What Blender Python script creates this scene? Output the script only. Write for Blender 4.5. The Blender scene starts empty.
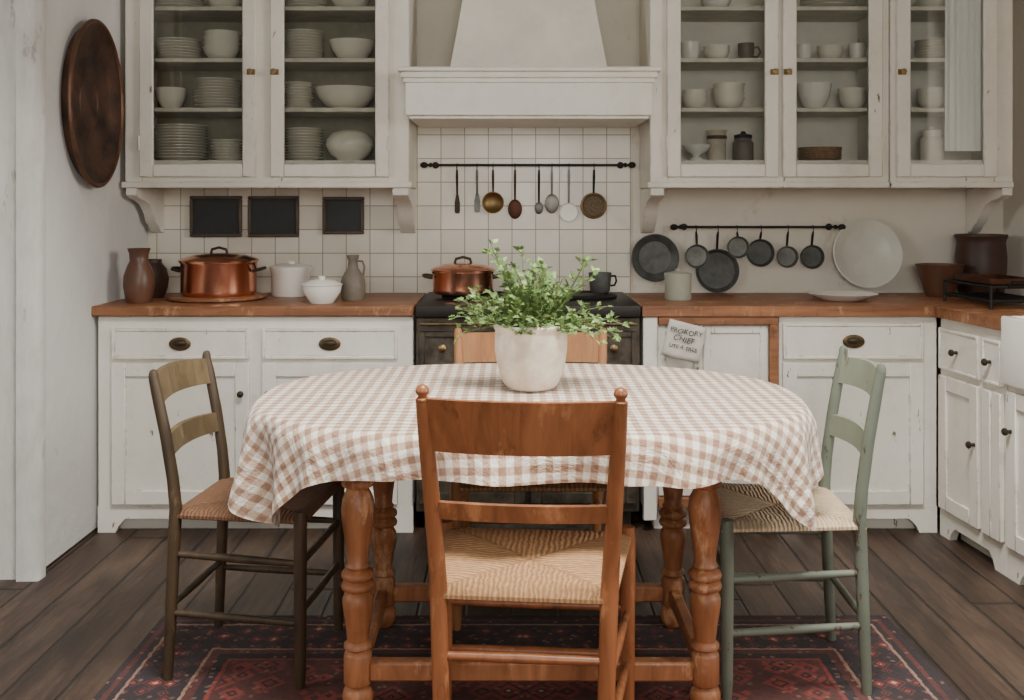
import bpy, bmesh, math, random
from mathutils import Vector, Matrix, Euler
RND=random.Random(7)
S=bpy.context.scene; COL=S.collection
PI=math.pi
H=1.30
def X(px,d): return (px-512.)*d/1000.
def Z(py,d): return H-(py-205.)*d/1000.
# ------------------------------------------------------------------ materials
def c(r,g,b):
    f=lambda v:(v/255./12.92) if v/255.<=.04045 else ((v/255.+.055)/1.055)**2.4
    return (f(r),f(g),f(b),1.)
class NB:
    def __init__(s,name):
        s.m=bpy.data.materials.new(name); s.m.use_nodes=True; s.nt=s.m.node_tree
        s.b=s.nt.nodes['Principled BSDF']
    def n(s,t,ins=None,**at):
        k=s.nt.nodes.new(t)
        for a,v in at.items(): setattr(k,a,v)
        for a,v in (ins or {}).items():
            q=k.inputs[a]
            if isinstance(v,bpy.types.NodeSocket): s.nt.links.new(v,q)
            else: q.default_value=v
        return k
    def ma(s,op,a,b=None,cl=False):
        k=s.n('ShaderNodeMath',{0:a} if b is None else {0:a,1:b},operation=op); k.use_clamp=cl
        return k.outputs[0]
    def mix(s,f,a,b,bt='MIX'):
        k=s.nt.nodes.new('ShaderNodeMix'); k.data_type='RGBA'; k.blend_type=bt
        for i,v in ((0,f),(6,a),(7,b)):
            if isinstance(v,bpy.types.NodeSocket): s.nt.links.new(v,k.inputs[i])
            else: k.inputs[i].default_value=v
        return k.outputs[2]
    def ramp(s,f,st,interp='LINEAR'):
        k=s.nt.nodes.new('ShaderNodeValToRGB'); s.nt.links.new(f,k.inputs[0]); e=k.color_ramp
        e.interpolation=interp
        while len(e.elements)<len(st): e.elements.new(.5)
        for el,(p,col) in zip(e.elements,st): el.position=p; el.color=col
        return k.outputs[0]
    def co(s,which='Object'): return s.n('ShaderNodeTexCoord').outputs[which]
    def noise(s,v,scale,detail=4,rough=.55,dist=0.):
        k=s.n('ShaderNodeTexNoise',{'Vector':v,'Scale':scale,'Detail':detail,'Roughness':rough,'Distortion':dist})
        return k.outputs[0]
    def mp(s,v,scale): return s.n('ShaderNodeMapping',{'Vector':v,'Scale':scale}).outputs[0]
    def edge(s,rad):
        bv=s.n('ShaderNodeBevel',{'Radius':rad},samples=4).outputs[0]; g=s.n('ShaderNodeNewGeometry').outputs['Normal']
        d=s.n('ShaderNodeVectorMath',{0:bv,1:g},operation='DOT_PRODUCT').outputs['Value']
        return s.ma('SUBTRACT',1.,d,True)
    def out(s,col=None,rough=None,metal=None,bump=None,bs=.2,bd=.01):
        def st(k,v):
            if v is None: return
            q=s.b.inputs[k]
            if isinstance(v,bpy.types.NodeSocket): s.nt.links.new(v,q)
            else: q.default_value=v
        st('Base Color',col); st('Roughness',rough); st('Metallic',metal)
        if bump is not None:
            k=s.n('ShaderNodeBump',{'Height':bump,'Strength':bs,'Distance':bd}); s.nt.links.new(k.outputs[0],s.b.inputs['Normal'])
        return s.m
def thr(nb,v,a,b): return nb.ramp(v,((a,(0,0,0,1)),(b,(1,1,1,1))))
def paint(name,col,chip,dark,amt=.70,rough=.5,edge=.0):
    n=NB(name); o=n.co()
    a=n.noise(o,2.3,5); base=n.mix(thr(n,a,.3,.75),col,dark)
    nf=n.noise(n.mp(o,(26,26,9)),1.0,6,.7); ch=thr(n,nf,amt,amt+.025)
    f2=n.noise(n.mp(o,(5,5,4)),1.0,8,.75); sm=n.ma('MULTIPLY',thr(n,f2,.5,.72),.36)
    base=n.mix(sm,base,(dark[0]*.70,dark[1]*.66,dark[2]*.58,1))
    if edge>0:
        e=n.edge(edge); em=n.ma('MULTIPLY',thr(n,e,.03,.14),thr(n,n.noise(o,17,5,.7),.5,.62))
        ch=n.ma('MAXIMUM',ch,n.ma('MULTIPLY',em,.85))
    col2=n.mix(ch,base,chip)
    return n.out(col2,rough,None,n.ma('ADD',n.ma('MULTIPLY',ch,-.6),n.noise(o,40,3)),.18,.004)
def wood(name,dk,lt,sc=(30,30,2.5),rough=.42,wear=None,wa=.58,lo=.3,hi=.72):
    n=NB(name); o=n.co()
    f=n.noise(n.mp(o,sc),1.,6,.6,.8); g=n.noise(o,3.,3)
    col=n.mix(thr(n,f,lo,hi),dk,lt); col=n.mix(n.ma('MULTIPLY',thr(n,g,.35,.75),.45),col,dk)
    if wear is not None:
        w=thr(n,n.noise(n.mp(o,(14,14,5)),1.,6,.7),wa,wa+.1); col=n.mix(n.ma('MULTIPLY',w,.8),col,wear)
        dkk=thr(n,n.noise(n.mp(o,(22,22,9)),1.,6,.7),.58,.68); col=n.mix(n.ma('MULTIPLY',dkk,.6),col,(dk[0]*.5,dk[1]*.5,dk[2]*.5,1))
    return n.out(col,rough,None,f,.15,.004)
def plain(name,col,rough=.5,metal=0,var=.25,scale=14,bs=.06,alt=None):
    n=NB(name); o=n.co(); f=n.noise(o,scale,5,.65)
    dk=alt or (col[0]*(1-var),col[1]*(1-var),col[2]*(1-var),1)
    return n.out(n.mix(thr(n,f,.35,.65),dk,col),rough,metal,f,bs,.003)
M={}
M['white']=paint('white_paint',c(226,221,209),c(112,92,72),c(210,203,189),.665,.5,.007)
M['white2']=paint('white_paint_clean',c(231,227,217),c(140,124,104),c(217,211,198),.70,.5,.005)
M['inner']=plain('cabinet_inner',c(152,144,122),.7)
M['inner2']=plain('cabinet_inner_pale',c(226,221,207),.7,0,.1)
M['shelf']=plain('shelf_paint',c(226,219,201),.6)
M['hood']=plain('hood_plaster',c(228,223,210),.75,0,.14,5)
M['worktop']=wood('worktop_wood',c(104,64,40),c(164,110,72),(2.5,30,30),.45,c(186,140,100),.55)
M['orange']=wood('orange_wood',c(108,62,34),c(162,100,60),(24,24,2.5),.4,c(184,124,80),.58,.25,.75)
M['tablew']=wood('table_wood',c(126,76,44),c(182,120,77),(22,22,3),.5,c(210,160,117),.55)
M['tan']=wood('tan_wood',c(132,86,50),c(174,122,76),(26,26,3),.45)
M['darkwood']=wood('dark_olive_wood',c(46,35,22),c(80,62,40),(24,24,3),.5,c(124,102,72),.58)
M['oliverail']=wood('olive_rail_wood',c(80,66,45),c(114,96,69),(24,24,3),.5,c(146,128,98),.6)
M['sage']=paint('sage_paint',c(108,114,98),c(70,60,46),c(84,88,76),.60,.5)
M['sagerail']=paint('sage_rail_paint',c(134,140,120),c(84,74,58),c(112,116,100),.62,.5)
M['copper']=plain('copper',c(240,172,142),.2,1,.18,9,.03)
M['coppertray']=plain('aged_copper',c(98,68,52),.55,.6,.45,9,.2,c(50,38,32))
M['copperrim']=plain('worn_copper_rim',c(122,88,68),.45,.75,.4,12,.1)
M['copperdark']=plain('dark_copper',c(96,62,46),.5,.8,.45,6)
M['sieve']=plain('sieve_mesh',c(122,104,82),.6,.6,.55,160,.4)
M['brass']=plain('brass',c(150,124,86),.45,1,.3)
M['agedbrass']=plain('aged_brass',c(112,92,64),.5,.8,.4,40)
M['bronze']=plain('dark_bronze',c(74,62,48),.55,.7,.3)
M['frame']=plain('plaque_frame',c(92,80,66),.6,.2,.3)
M['iron']=plain('black_iron',c(38,36,35),.55,.5,.3)
M['pewter']=plain('pewter',c(150,148,140),.45,.8,.3)
M['greypan']=plain('dull_grey_metal',c(128,128,122),.5,.6,.4,22,.1)
M['darkpan']=plain('dull_dark_metal',c(98,99,95),.55,.5,.4,22,.1)
M['ceramic']=plain('cream_ceramic',c(240,234,218),.3,0,.06)
M['ceramic2']=plain('white_ceramic',c(240,236,226),.25,0,.05)
M['potw']=plain('stone_pot',c(226,216,200),.8,0,.16,10,.35,c(194,178,157))
M['terra']=plain('brown_glaze',c(104,70,52),.4,0,.4,7)
M['terradk']=plain('dark_brown_glaze',c(72,48,38),.5,0,.4,7)
M['greyjug']=plain('grey_stoneware',c(124,114,100),.5,0,.35,9)
M['enamel']=plain('grey_green_enamel',c(160,162,144),.35,0,.12)
M['creamplate']=plain('pale_cream_glaze',c(208,206,193),.35,0,.12,6)
M['basket']=plain('basket_wicker',c(160,122,84),.7,0,.4,60,.3)
M['range']=plain('range_enamel',c(96,86,72),.55,.45,.4,12,.2,c(52,45,38))
M['rangetop']=plain('range_top',c(50,46,42),.5,.5,.3)
M['slate']=plain('slate_panel',c(40,40,39),.55,0,.3,20)
M['sign']=plain('sign_paper',c(204,197,184),.8,0,.18,22)
M['ink']=plain('ink',c(88,84,78),.8,0,.15)
M['soil']=plain('soil',c(50,38,28),.95,0,.4,50)
M['stem']=plain('stem_green',c(98,116,66),.6,0,.2)
def mglass():
    n=NB('pane_glass'); nt=n.nt
    nt.nodes.remove(n.b)
    t=n.n('ShaderNodeBsdfTransparent',{0:(.97,.975,.96,1)}); g=n.n('ShaderNodeBsdfGlossy',{'Color':(1,1,1,1),'Roughness':.04})
    fr=n.n('ShaderNodeFresnel',{'IOR':1.52})
    mx=n.n('ShaderNodeMixShader',{0:fr.outputs[0],1:t.outputs[0],2:g.outputs[0]})
    nt.links.new(mx.outputs[0],nt.nodes['Material Output'].inputs[0]); return n.m
M['glass']=mglass()
def msheer():
    n=NB('reflection_sheet'); nt=n.nt; nt.nodes.remove(n.b)
    d=n.n('ShaderNodeBsdfDiffuse',{0:c(252,250,246)}); tl=n.n('ShaderNodeBsdfTranslucent',{0:c(252,250,246)}); t=n.n('ShaderNodeBsdfTransparent')
    a=n.n('ShaderNodeMixShader',{0:.1,1:d.outputs[0],2:tl.outputs[0]}); mx=n.n('ShaderNodeMixShader',{0:.94,1:t.outputs[0],2:a.outputs[0]})
    nt.links.new(mx.outputs[0],nt.nodes['Material Output'].inputs[0]); return n.m
M['sheer']=msheer()  # bright white for the sheet that imitates a window reflection
def mleaf():
    n=NB('leaf_green'); o=n.co(); f=n.noise(o,38,3)
    col=n.ramp(f,((.28,c(64,88,44)),(.5,c(104,130,68)),(.74,c(156,174,108))))
    return n.out(col,.65)
M['leaf']=mleaf()
def mtile():
    n=NB('square_tiles'); o=n.co()
    v=n.n('ShaderNodeSeparateXYZ',{0:o}); w=n.n('ShaderNodeCombineXYZ',{0:v.outputs[0],1:v.outputs[2],2:0.}).outputs[0]
    k=n.n('ShaderNodeTexBrick',{'Vector':w,'Color1':c(231,224,209),'Color2':c(215,207,190),'Mortar':c(152,139,118),'Scale':1.,'Mortar Size':.0024,'Mortar Smooth':.3,'Bias':0.,'Brick Width':.108,'Row Height':.108})
    k.offset=0.; k.squash=1.
    st=thr(n,n.noise(o,4.,5),.45,.75)
    col=n.mix(n.ma('MULTIPLY',st,.35),k.outputs[0],c(178,162,136))
    return n.out(col,.3,None,n.ma('MULTIPLY',k.outputs[1],-1.),.5,.004)
M['tile']=mtile()
def mplaster(name,a,b,chip,k=.6,lo=.6,bs=.25,sc=(9,9,2)):
    n=NB(name); o=n.co(); f=n.noise(o,1.6,6,.6); g=n.noise(n.mp(o,sc),1.,7,.7)
    col=n.mix(thr(n,f,.3,.75),a,b); col=n.mix(n.ma('MULTIPLY',thr(n,g,lo,lo+.08),k),col,chip)
    return n.out(col,.85,None,n.ma('ADD',n.noise(o,14,6),n.ma('MULTIPLY',thr(n,g,lo,lo+.08),-.4)),bs,.014)
M['plaster']=mplaster('wall_plaster',c(222,215,201),c(205,197,181),c(184,171,150),sc=(5,5,4))
M['plasterL']=mplaster('wall_plaster_left',c(210,208,203),c(194,191,185),c(176,169,158),.45,.63,.4,(5,5,3.6))
def mpost():
    n=NB('worn_grey_post'); o=n.co(); f=n.noise(n.mp(o,(14,14,4)),1.,7,.7,.4); g=n.noise(n.mp(o,(9,9,3.5)),1.,7,.72)
    col=n.mix(thr(n,f,.3,.7),c(196,192,185),c(174,169,161)); ch=thr(n,g,.61,.68); col=n.mix(n.ma('MULTIPLY',ch,.6),col,c(126,117,106))
    return n.out(col,.85,None,n.ma('ADD',f,n.ma('MULTIPLY',ch,-.7)),.45,.008)
M['post']=mpost()
M['ceil']=mplaster('ceiling_plaster',c(214,208,192),c(200,193,178),c(186,176,156))
def mfloor():
    n=NB('floor_planks'); o=n.co(); s=n.n('ShaderNodeSeparateXYZ',{0:o}); x=s.outputs[0]; y=s.outputs[1]
    W=.15
    xw=n.ma('ADD',x,n.ma('MULTIPLY',n.ma('SUBTRACT',n.noise(n.mp(o,(6,1.5,1)),1.,3),.5),.014))
    xi=n.ma('DIVIDE',xw,W); idx=n.ma('FLOOR',xi); fx=n.ma('FRACT',xi)
    rnd=n.n('ShaderNodeTexWhiteNoise',{'W':idx},noise_dimensions='1D').outputs[0]
    yy=n.ma('ADD',n.ma('DIVIDE',y,3.4),n.ma('MULTIPLY',rnd,7.3)); fy=n.ma('FRACT',yy); iy=n.ma('FLOOR',yy)
    r2=n.n('ShaderNodeTexWhiteNoise',{'W':n.ma('ADD',n.ma('MULTIPLY',idx,3.7),n.ma('MULTIPLY',iy,11.3))},noise_dimensions='1D').outputs[0]
    v=n.n('ShaderNodeCombineXYZ',{0:n.ma('MULTIPLY',x,30.),1:n.ma('ADD',n.ma('MULTIPLY',y,1.1),n.ma('MULTIPLY',idx,5.1)),2:r2}).outputs[0]
    g=n.noise(v,1.,7,.65,.7)
    col=n.ramp(g,((.25,c(36,25,19)),(.5,c(60,43,33)),(.78,c(90,67,52))))
    col=n.mix(n.ma('MULTIPLY',r2,.65),col,c(37,26,19))
    wr=thr(n,n.noise(n.mp(o,(6,1.2,1)),1.,8,.75),.46,.68); col=n.mix(n.ma('MULTIPLY',wr,.42),col,c(116,93,75))
    st=thr(n,n.noise(n.mp(o,(10,2.2,1)),1.,7,.7),.50,.64); col=n.mix(n.ma('MULTIPLY',st,.65),col,c(25,19,15))
    e=n.ma('MINIMUM',fx,n.ma('SUBTRACT',1.,fx)); ey=n.ma('MINIMUM',fy,n.ma('SUBTRACT',1.,fy))
    gx=thr(n,e,.010,.045); gy=thr(n,ey,.0006,.0018); gap=n.ma('MULTIPLY',gx,gy)
    col=n.mix(n.ma('ADD',n.ma('MULTIPLY',gap,.85),.15),c(14,10,8),col)
    return n.out(col,.5,None,n.ma('ADD',gap,n.ma('MULTIPLY',g,.7)),.7,.009)
M['floor']=mfloor()
def mrug(hw,hl):
    n=NB('persian_rug'); o0=n.co()
    nz3=n.n('ShaderNodeTexNoise',{'Vector':o0,'Scale':40.,'Detail':2.}).outputs[1]
    o=n.n('ShaderNodeVectorMath',{0:o0,1:n.n('ShaderNodeVectorMath',{0:nz3,1:(.012,.012,0)},operation='MULTIPLY').outputs[0]},operation='ADD').outputs[0]
    s=n.n('ShaderNodeSeparateXYZ',{0:o})
    ax=n.ma('ABSOLUTE',s.outputs[0]); ay=n.ma('ABSOLUTE',s.outputs[1])
    d=n.ma('MINIMUM',n.ma('SUBTRACT',hw,ax),n.ma('SUBTRACT',hl,ay))
    v=n.n('ShaderNodeCombineXYZ',{0:ax,1:ay,2:0.}).outputs[0]
    vo=n.n('ShaderNodeTexVoronoi',{'Vector':v,'Scale':12.,'Randomness':.7},distance='MANHATTAN')
    v2=n.n('ShaderNodeTexVoronoi',{'Vector':v,'Scale':18.,'Randomness':.45},distance='MANHATTAN')
    v3=n.n('ShaderNodeTexVoronoi',{'Vector':v,'Scale':34.,'Randomness':.85},distance='CHEBYCHEV')
    N_,Rd,Cr,Br=c(44,36,38),c(128,56,48),c(172,146,122),c(84,46,41)
    field=n.ramp(vo.outputs[0],((0,Cr),(.11,N_),(.2,Rd),(.44,Br),(.5,N_),(.58,Rd),(.82,Br)),'CONSTANT')
    bord=n.ramp(v2.outputs[0],((0,Cr),(.17,Rd),(.38,N_),(.5,Br),(.64,N_)),'CONSTANT')
    fine=thr(n,v3.outputs[0],.14,.22)
    fr=n.ma('DIVIDE',d,.6)
    isb=n.ramp(fr,((0,(0,0,0,1)),(.12,(1,1,1,1)),(.38,(0,0,0,1))),'CONSTANT')
    lines=n.ramp(fr,((0,N_),(.04,Br),(.07,N_),(.10,c(142,112,94)),(.115,N_),(.38,c(142,112,94)),(.395,Br),(.44,N_),(.49,Rd),(.51,Br)),'CONSTANT')
    isf=n.ramp(fr,((0,(0,0,0,1)),(.52,(1,1,1,1))),'CONSTANT')
    col=n.mix(isb,lines,bord); col=n.mix(isf,col,field)
    col=n.mix(n.ma('MULTIPLY',n.ma('SUBTRACT',1.,fine),.7),col,c(138,104,88))
    nz=n.noise(o0,120,3)
    col=n.mix(n.ma('MULTIPLY',thr(n,n.noise(o0,6,6,.7),.42,.7),.42),col,c(70,48,44))
    col=n.mix(n.ma('MULTIPLY',thr(n,n.noise(o0,70,3),.4,.7),.35),col,c(32,25,25))
    return n.out(col,.95,None,nz,.5,.004)
def mgingham():
    n=NB('gingham_cloth'); u=n.n('ShaderNodeSeparateXYZ',{0:n.co('UV')}); P=.0365
    def st(a):
        f=n.ma('FRACT',n.ma('ADD',n.ma('DIVIDE',a,P),40.)); t=n.ma('ABSOLUTE',n.ma('SUBTRACT',f,.5))
        return thr(n,t,.21,.29)
    a=st(u.outputs[0]); b=st(u.outputs[1])
    s=n.ma('MULTIPLY',n.ma('ADD',a,b),.5)
    col=n.ramp(s,((0,c(234,226,211)),(.5,c(197,168,142)),(1,c(148,108,82))))
    fd=thr(n,n.noise(n.co(),3,4),.35,.7); col=n.mix(n.ma('MULTIPLY',fd,.16),col,c(218,203,182))
    w=n.noise(n.co(),9,5,.6,.5); th=n.noise(n.mp(n.co('UV'),(500,500,1)),1.,2)
    n.b.inputs['Sheen Weight'].default_value=.3
    return n.out(col,.66,None,n.ma('ADD',w,n.ma('MULTIPLY',th,.05)),.7,.04)
M['gingham']=mgingham()
def mrush(name,lt,dk):
    n=NB(name); u=n.n('ShaderNodeSeparateXYZ',{0:n.co('UV')}); x=u.outputs[0]; y=u.outputs[1]
    ax=n.ma('ABSOLUTE',x); ay=n.ma('ABSOLUTE',y)
    s=n.ma('MINIMUM',ax,ay); 
    wob=n.ma('MULTIPLY',n.noise(n.co('UV'),5,3),.10)
    st=n.ma('SINE',n.ma('MULTIPLY',n.ma('ADD',s,wob),110.)); st=n.ma('ADD',n.ma('MULTIPLY',st,.5),.5)
    dg=thr(n,n.ma('ABSOLUTE',n.ma('SUBTRACT',ax,ay)),.0,.05)
    f=n.noise(n.co('UV'),14,5)
    col=n.mix(thr(n,f,.3,.7),lt,n.mix(.5,lt,dk)); col=n.mix(n.ma('MULTIPLY',n.ma('SUBTRACT',1.,st),.6),col,dk)
    col=n.mix(n.ma('MULTIPLY',n.ma('SUBTRACT',1.,dg),.5),col,dk)
    return n.out(col,.75,None,n.ma('MULTIPLY',st,dg),.7,.004)
M['rush_gold']=mrush('rush_gold',c(200,154,106),c(124,84,51))
M['rush_brown']=mrush('rush_brown',c(134,92,60),c(66,44,30))
M['rush_pale']=mrush('rush_pale',c(218,196,162),c(148,120,90))
# ------------------------------------------------------------------ mesh helpers
def NBM(): return bmesh.new()
I4=Matrix.Identity(4)
def merge(bm,t,Mx=I4):
    vm={}
    for v in t.verts: vm[v]=bm.verts.new(Mx@v.co)
    for f in t.faces:
        try: bm.faces.new([vm[v] for v in f.verts])
        except ValueError: pass
    t.free()
def box(bm,x0,x1,y0,y1,z0,z1,bev=.0,Mx=I4,seg=1):
    t=bmesh.new(); bmesh.ops.create_cube(t,size=1.)
    for v in t.verts: v.co=Vector(((x0+x1)/2+v.co.x*(x1-x0),(y0+y1)/2+v.co.y*(y1-y0),(z0+z1)/2+v.co.z*(z1-z0)))
    if bev>0: bmesh.ops.bevel(t,geom=t.edges[:],offset=bev,segments=seg,affect='EDGES',profile=.5)
    merge(bm,t,Mx); return bm
def lathe(bm,prof,seg=28,Mx=I4):
    rings=[]
    for r,z in prof:
        if r<1e-6: rings.append([bm.verts.new(Mx@Vector((0,0,z)))])
        else: rings.append([bm.verts.new(Mx@Vector((r*math.cos(2*PI*k/seg),r*math.sin(2*PI*k/seg),z))) for k in range(seg)])
    for a,b in zip(rings,rings[1:]):
        if len(a)==1 and len(b)==1: continue
        for k in range(seg):
            q=(k+1)%seg
            if len(a)==1: bm.faces.new([a[0],b[k],b[q]])
            elif len(b)==1: bm.faces.new([a[k],a[q],b[0]])
            else: bm.faces.new([a[k],a[q],b[q],b[k]])
    return bm
def tube(bm,pts,rad,seg=10,Mx=I4,closed=False):
    pts=[Vector(p) for p in pts]; n=len(pts)
    if not hasattr(rad,'__len__'): rad=[rad]*n
    up=None; rings=[]
    for i,p in enumerate(pts):
        if closed: t=(pts[(i+1)%n]-pts[i-1])
        else: t=(pts[min(i+1,n-1)]-pts[max(i-1,0)])
        t.normalize()
        if up is None:
            up=Vector((0,0,1)) if abs(t.z)<.9 else Vector((1,0,0))
        a=(up-t*up.dot(t)); a.normalize(); b=t.cross(a); up=a
        rings.append([bm.verts.new(Mx@(p+a*(rad[i]*math.cos(2*PI*k/seg))+b*(rad[i]*math.sin(2*PI*k/seg)))) for k in range(seg)])
    prs=list(zip(rings,rings[1:]))+([(rings[-1],rings[0])] if closed else [])
    for a,b in prs:
        for k in range(seg):
            q=(k+1)%seg; bm.faces.new([a[k],a[q],b[q],b[k]])
    if not closed:
        bm.faces.new(rings[0][::-1]); bm.faces.new(rings[-1])
    return bm
def prism(bm,poly,t0,t1,Mx=I4):
    a=[bm.verts.new(Mx@Vector((p[0],p[1],t0))) for p in poly]; b=[bm.verts.new(Mx@Vector((p[0],p[1],t1))) for p in poly]
    n=len(poly); bm.faces.new(a[::-1]); bm.faces.new(b)
    for k in range(n): bm.faces.new([a[k],a[(k+1)%n],b[(k+1)%n],b[k]])
    return bm
def ball(bm,cen,r,seg=16,ring=10):
    if not hasattr(r,'__len__'): r=(r,r,r)
    Mx=Matrix.Translation(cen)@Matrix.Diagonal((r[0],r[1],r[2],1))
    pr=[(math.sin(PI*k/ring),-math.cos(PI*k/ring)) for k in range(ring+1)]; pr[0]=(0,-1); pr[-1]=(0,1)
    return lathe(bm,pr,seg,Mx)
def obj(name,bm,m,parent=None,loc=None,rot=None,sharp=38):
    bmesh.ops.recalc_face_normals(bm,faces=bm.faces[:])
    me=bpy.data.meshes.new(name); bm.to_mesh(me); bm.free()
    for p in me.polygons: p.use_smooth=True
    me.set_sharp_from_angle(angle=math.radians(sharp))
    me.materials.append(M[m] if isinstance(m,str) else m)
    o=bpy.data.objects.new(name,me); COL.objects.link(o)
    if parent: o.parent=parent
    if loc: o.location=loc
    if rot: o.rotation_euler=rot
    return o
def tag(o,label,cat,group=None):
    o['label']=label; o['category']=cat
    if group: o['group']=group
    return o
def thing(name,label,cat,loc=(0,0,0),rz=0,group=None):
    o=bpy.data.objects.new(name,None); o.empty_display_size=.05; COL.objects.link(o); o.location=loc; o.rotation_euler=(0,0,rz)
    return tag(o,label,cat,group)
def struct(name,bm,m,parent=None,**k):
    o=obj(name,bm,m,parent,**k); o['kind']='structure'; return o
RX=Matrix.Rotation(PI/2,4,'X')   # z -> -y
# ------------------------------------------------------------------ room
BY=4.57
struct('floor',box(NBM(),-3.2,3.,-.6,4.9,-.06,0),'floor')
struct('ceiling',box(NBM(),-3.2,3.,2.5,4.9,2.56,2.62),'ceil')
struct('wall_back',box(NBM(),-3.2,3.,BY,BY+.14,0,2.56),'plaster')
struct('wall_left',box(NBM(),-3.2,-1.66,3.49,BY,0,2.56,.012),'plasterL')
def rough_post(bm,x0,x1,y0,y1,z1):
    rg=random.Random(3); n=90; rows=[]
    for j in range(n+1):
        z=z1*j/n; w=lambda s:rg.uniform(-s,s)
        k=.006+.007*max(0,math.sin(z*5)+.5*math.sin(z*17)+.3*math.sin(z*31))
        rows.append([bm.verts.new(p) for p in ((x0,y1,z),(x0,y0+w(.002),z),(x0+.02,y0+w(.002),z),(x1-.02-abs(w(.004)),y0+w(.002),z),(x1-k+w(.003),y0+k+w(.003),z),(x1+w(.002),y0+.022+w(.002),z),(x1+w(.001),y1,z))])
    for p,q in zip(rows,rows[1:]):
        for i in range(7): bm.faces.new([p[i],p[(i+1)%7],q[(i+1)%7],q[i]])
    bm.faces.new(rows[0]); bm.faces.new(rows[-1])
bm=NBM(); rough_post(bm,-1.712,-1.632,3.452,3.50,2.559); box(bm,-3.2,-1.71,3.47,3.50,0,2.559)
struct('trim_1',bm,'post',sharp=60)
def PR(t,s,z=None):
    p=(1.69+.0872*t+.9962*s,3.97-.9962*t+.0872*s)
    return p if z is None else (p[0],p[1],z)
RA=math.radians(-85)
MR=Matrix.Translation((1.69,3.97,0))@Matrix.Rotation(RA,4,'Z')
struct('wall_right',box(NBM(),-.7,1.42,.605,.74,0,2.56,0,MR),'plaster')
bm=NBM(); box(bm,-1.66,-.46,BY-.008,BY,.90,1.40); box(bm,-.46,.542,BY-.008,BY,.90,1.80)
struct('trim_2',bm,'tile')
# rug
hw,hl=1.14,.95
rug=tag(obj('rug',box(NBM(),-hw,hw,-hl,hl,0,.006,.002),mrug(hw,hl),None,(.04,3.155-hl,0)),'faded dark red and navy patterned rug under the dining table','rug')
ZR=.007
# ------------------------------------------------------------------ base cabinets
def pull(parent,x,z,y=-.02):
    b=NBM(); ball(b,(x,y,z),(.044,.006,.027))
    h=obj('handle',b,'agedbrass',parent)
    t=NBM(); ball(t,(x,y-.008,z+.004),(.030,.015,.014)); obj('grip',t,'bronze',h)
def knob(parent,x,z,y=-.02,m='bronze',r=.013):
    b=NBM(); lathe(b,[(0,0),(.007,0),(.006,.012),(r,.018),(r,.026),(r*.6,.031),(0,.032)],14,Matrix.Translation((x,y,z))@RX); obj('knob',b,m,parent)
def front_panel(x0,x1,z0,z1,fr,th=.02,rec=.010):
    b=NBM()
    box(b,x0,x0+fr,-th,0,z0,z1,.0025); box(b,x1-fr,x1,-th,0,z0,z1,.0025)
    box(b,x0+fr,x1-fr,-th,0,z0,z0+fr,.0025); box(b,x0+fr,x1-fr,-th,0,z1-fr,z1,.0025)
    box(b,x0+fr-.002,x1-fr+.002,-th+rec,0,z0+fr-.002,z1-fr+.002)
    return b
def base_cabinet(label,loc,rz,w,depth,fronts,zt=.858,m='white'):
    t=thing('base_cabinet',label,'cabinet',loc,rz)
    b=NBM(); box(b,0,w,.0,depth,.10,zt,.003); box(b,.06,w-.06,.05,depth,0.0,.10)
    obj('body',b,m,t)
    p=NBM()
    prism(p,[(0,0),(.07,0),(.085,.03),(.11,.055),(w-.11,.055),(w-.085,.03),(w-.07,0),(w,0),(w,.105),(0,.105)],0,.03,Matrix.Translation((0,.028,0))@RX)
    obj('plinth',p,m,t)
    for f in fronts:
        k,x0,x1,z0,z1=f[:5]
        if k=='drawer':
            d=obj('drawer',front_panel(x0,x1,z0,z1,.012,.02,.004),m,t)
            if f[5]=='pull': pull(d,(x0+x1)/2,(z0+z1)/2)
            elif f[5]=='knob': knob(d,(x0+x1)/2,(z0+z1)/2)
        else:
            d=obj('door',front_panel(x0,x1,z0,z1,.055),m,t)
            if f[5]: knob(d,f[5],f[6] if len(f)>6 else z1-.12)
    return t
FY=3.97
xl=X(98,FY)
def L(px): return X(px,FY)-xl
base_cabinet('white painted base cabinet with two cup-handled drawers below the copper stockpot',(xl,FY,0),0,X(413,FY)-xl,.575,
  [('drawer',L(113),L(250),.69,.812,'pull'),('drawer',L(263),L(398),.69,.812,'pull'),('door',L(113),L(250),.115,.676,L(243)),('door',L(263),L(398),.115,.676,L(270))])
xr=X(643,FY)
t=thing('base_cabinet','brown wood-framed base cabinet holding white panels beside the range','cabinet',(xr,FY,0))
w=X(778,FY)-xr
b=NBM(); box(b,0,w,.012,.575,.1,.855); box(b,.05,w-.05,.05,.575,0,.1); obj('body',b,'white',t)
b=NBM(); box(b,0,.055,-.012,.012,.05,.855,.003); obj('side_stile',b,'white',t)
b=NBM(); box(b,.06,w-.002,-.016,.012,.825,.858,.003); box(b,w-.036,w-.002,-.016,.012,.1,.826,.003); box(b,.06,w-.036,-.016,.012,.1,.14,.003); obj('wood_frame',b,'worktop',t)
for a0,a1 in ((.06,.235),(.24,w-.04)): obj('panel',front_panel(a0,a1,.145,.82,.03,.012,.008),'white',t,(0,.012,0))
x2=X(779,FY); w2=1.687-x2
base_cabinet('white painted base cabinet with one cup-handled drawer in the right corner',(x2,FY,0),0,w2,.575,
  [('drawer',.012,X(922,FY)-x2,.69,.832,'pull'),('door',.012,X(922,FY)-x2,.115,.676,.03)])
base_cabinet('white painted corner cabinet with knobbed drawers left of the sink unit',PR(.022,0,0),RA,.453,.58,
  [('drawer',.018,.296,.66,.82,'knob'),('door',.018,.296,.115,.635,.278,.42),('drawer',.323,.441,.66,.82,'knob'),('door',.323,.441,.115,.635,None)])
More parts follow.
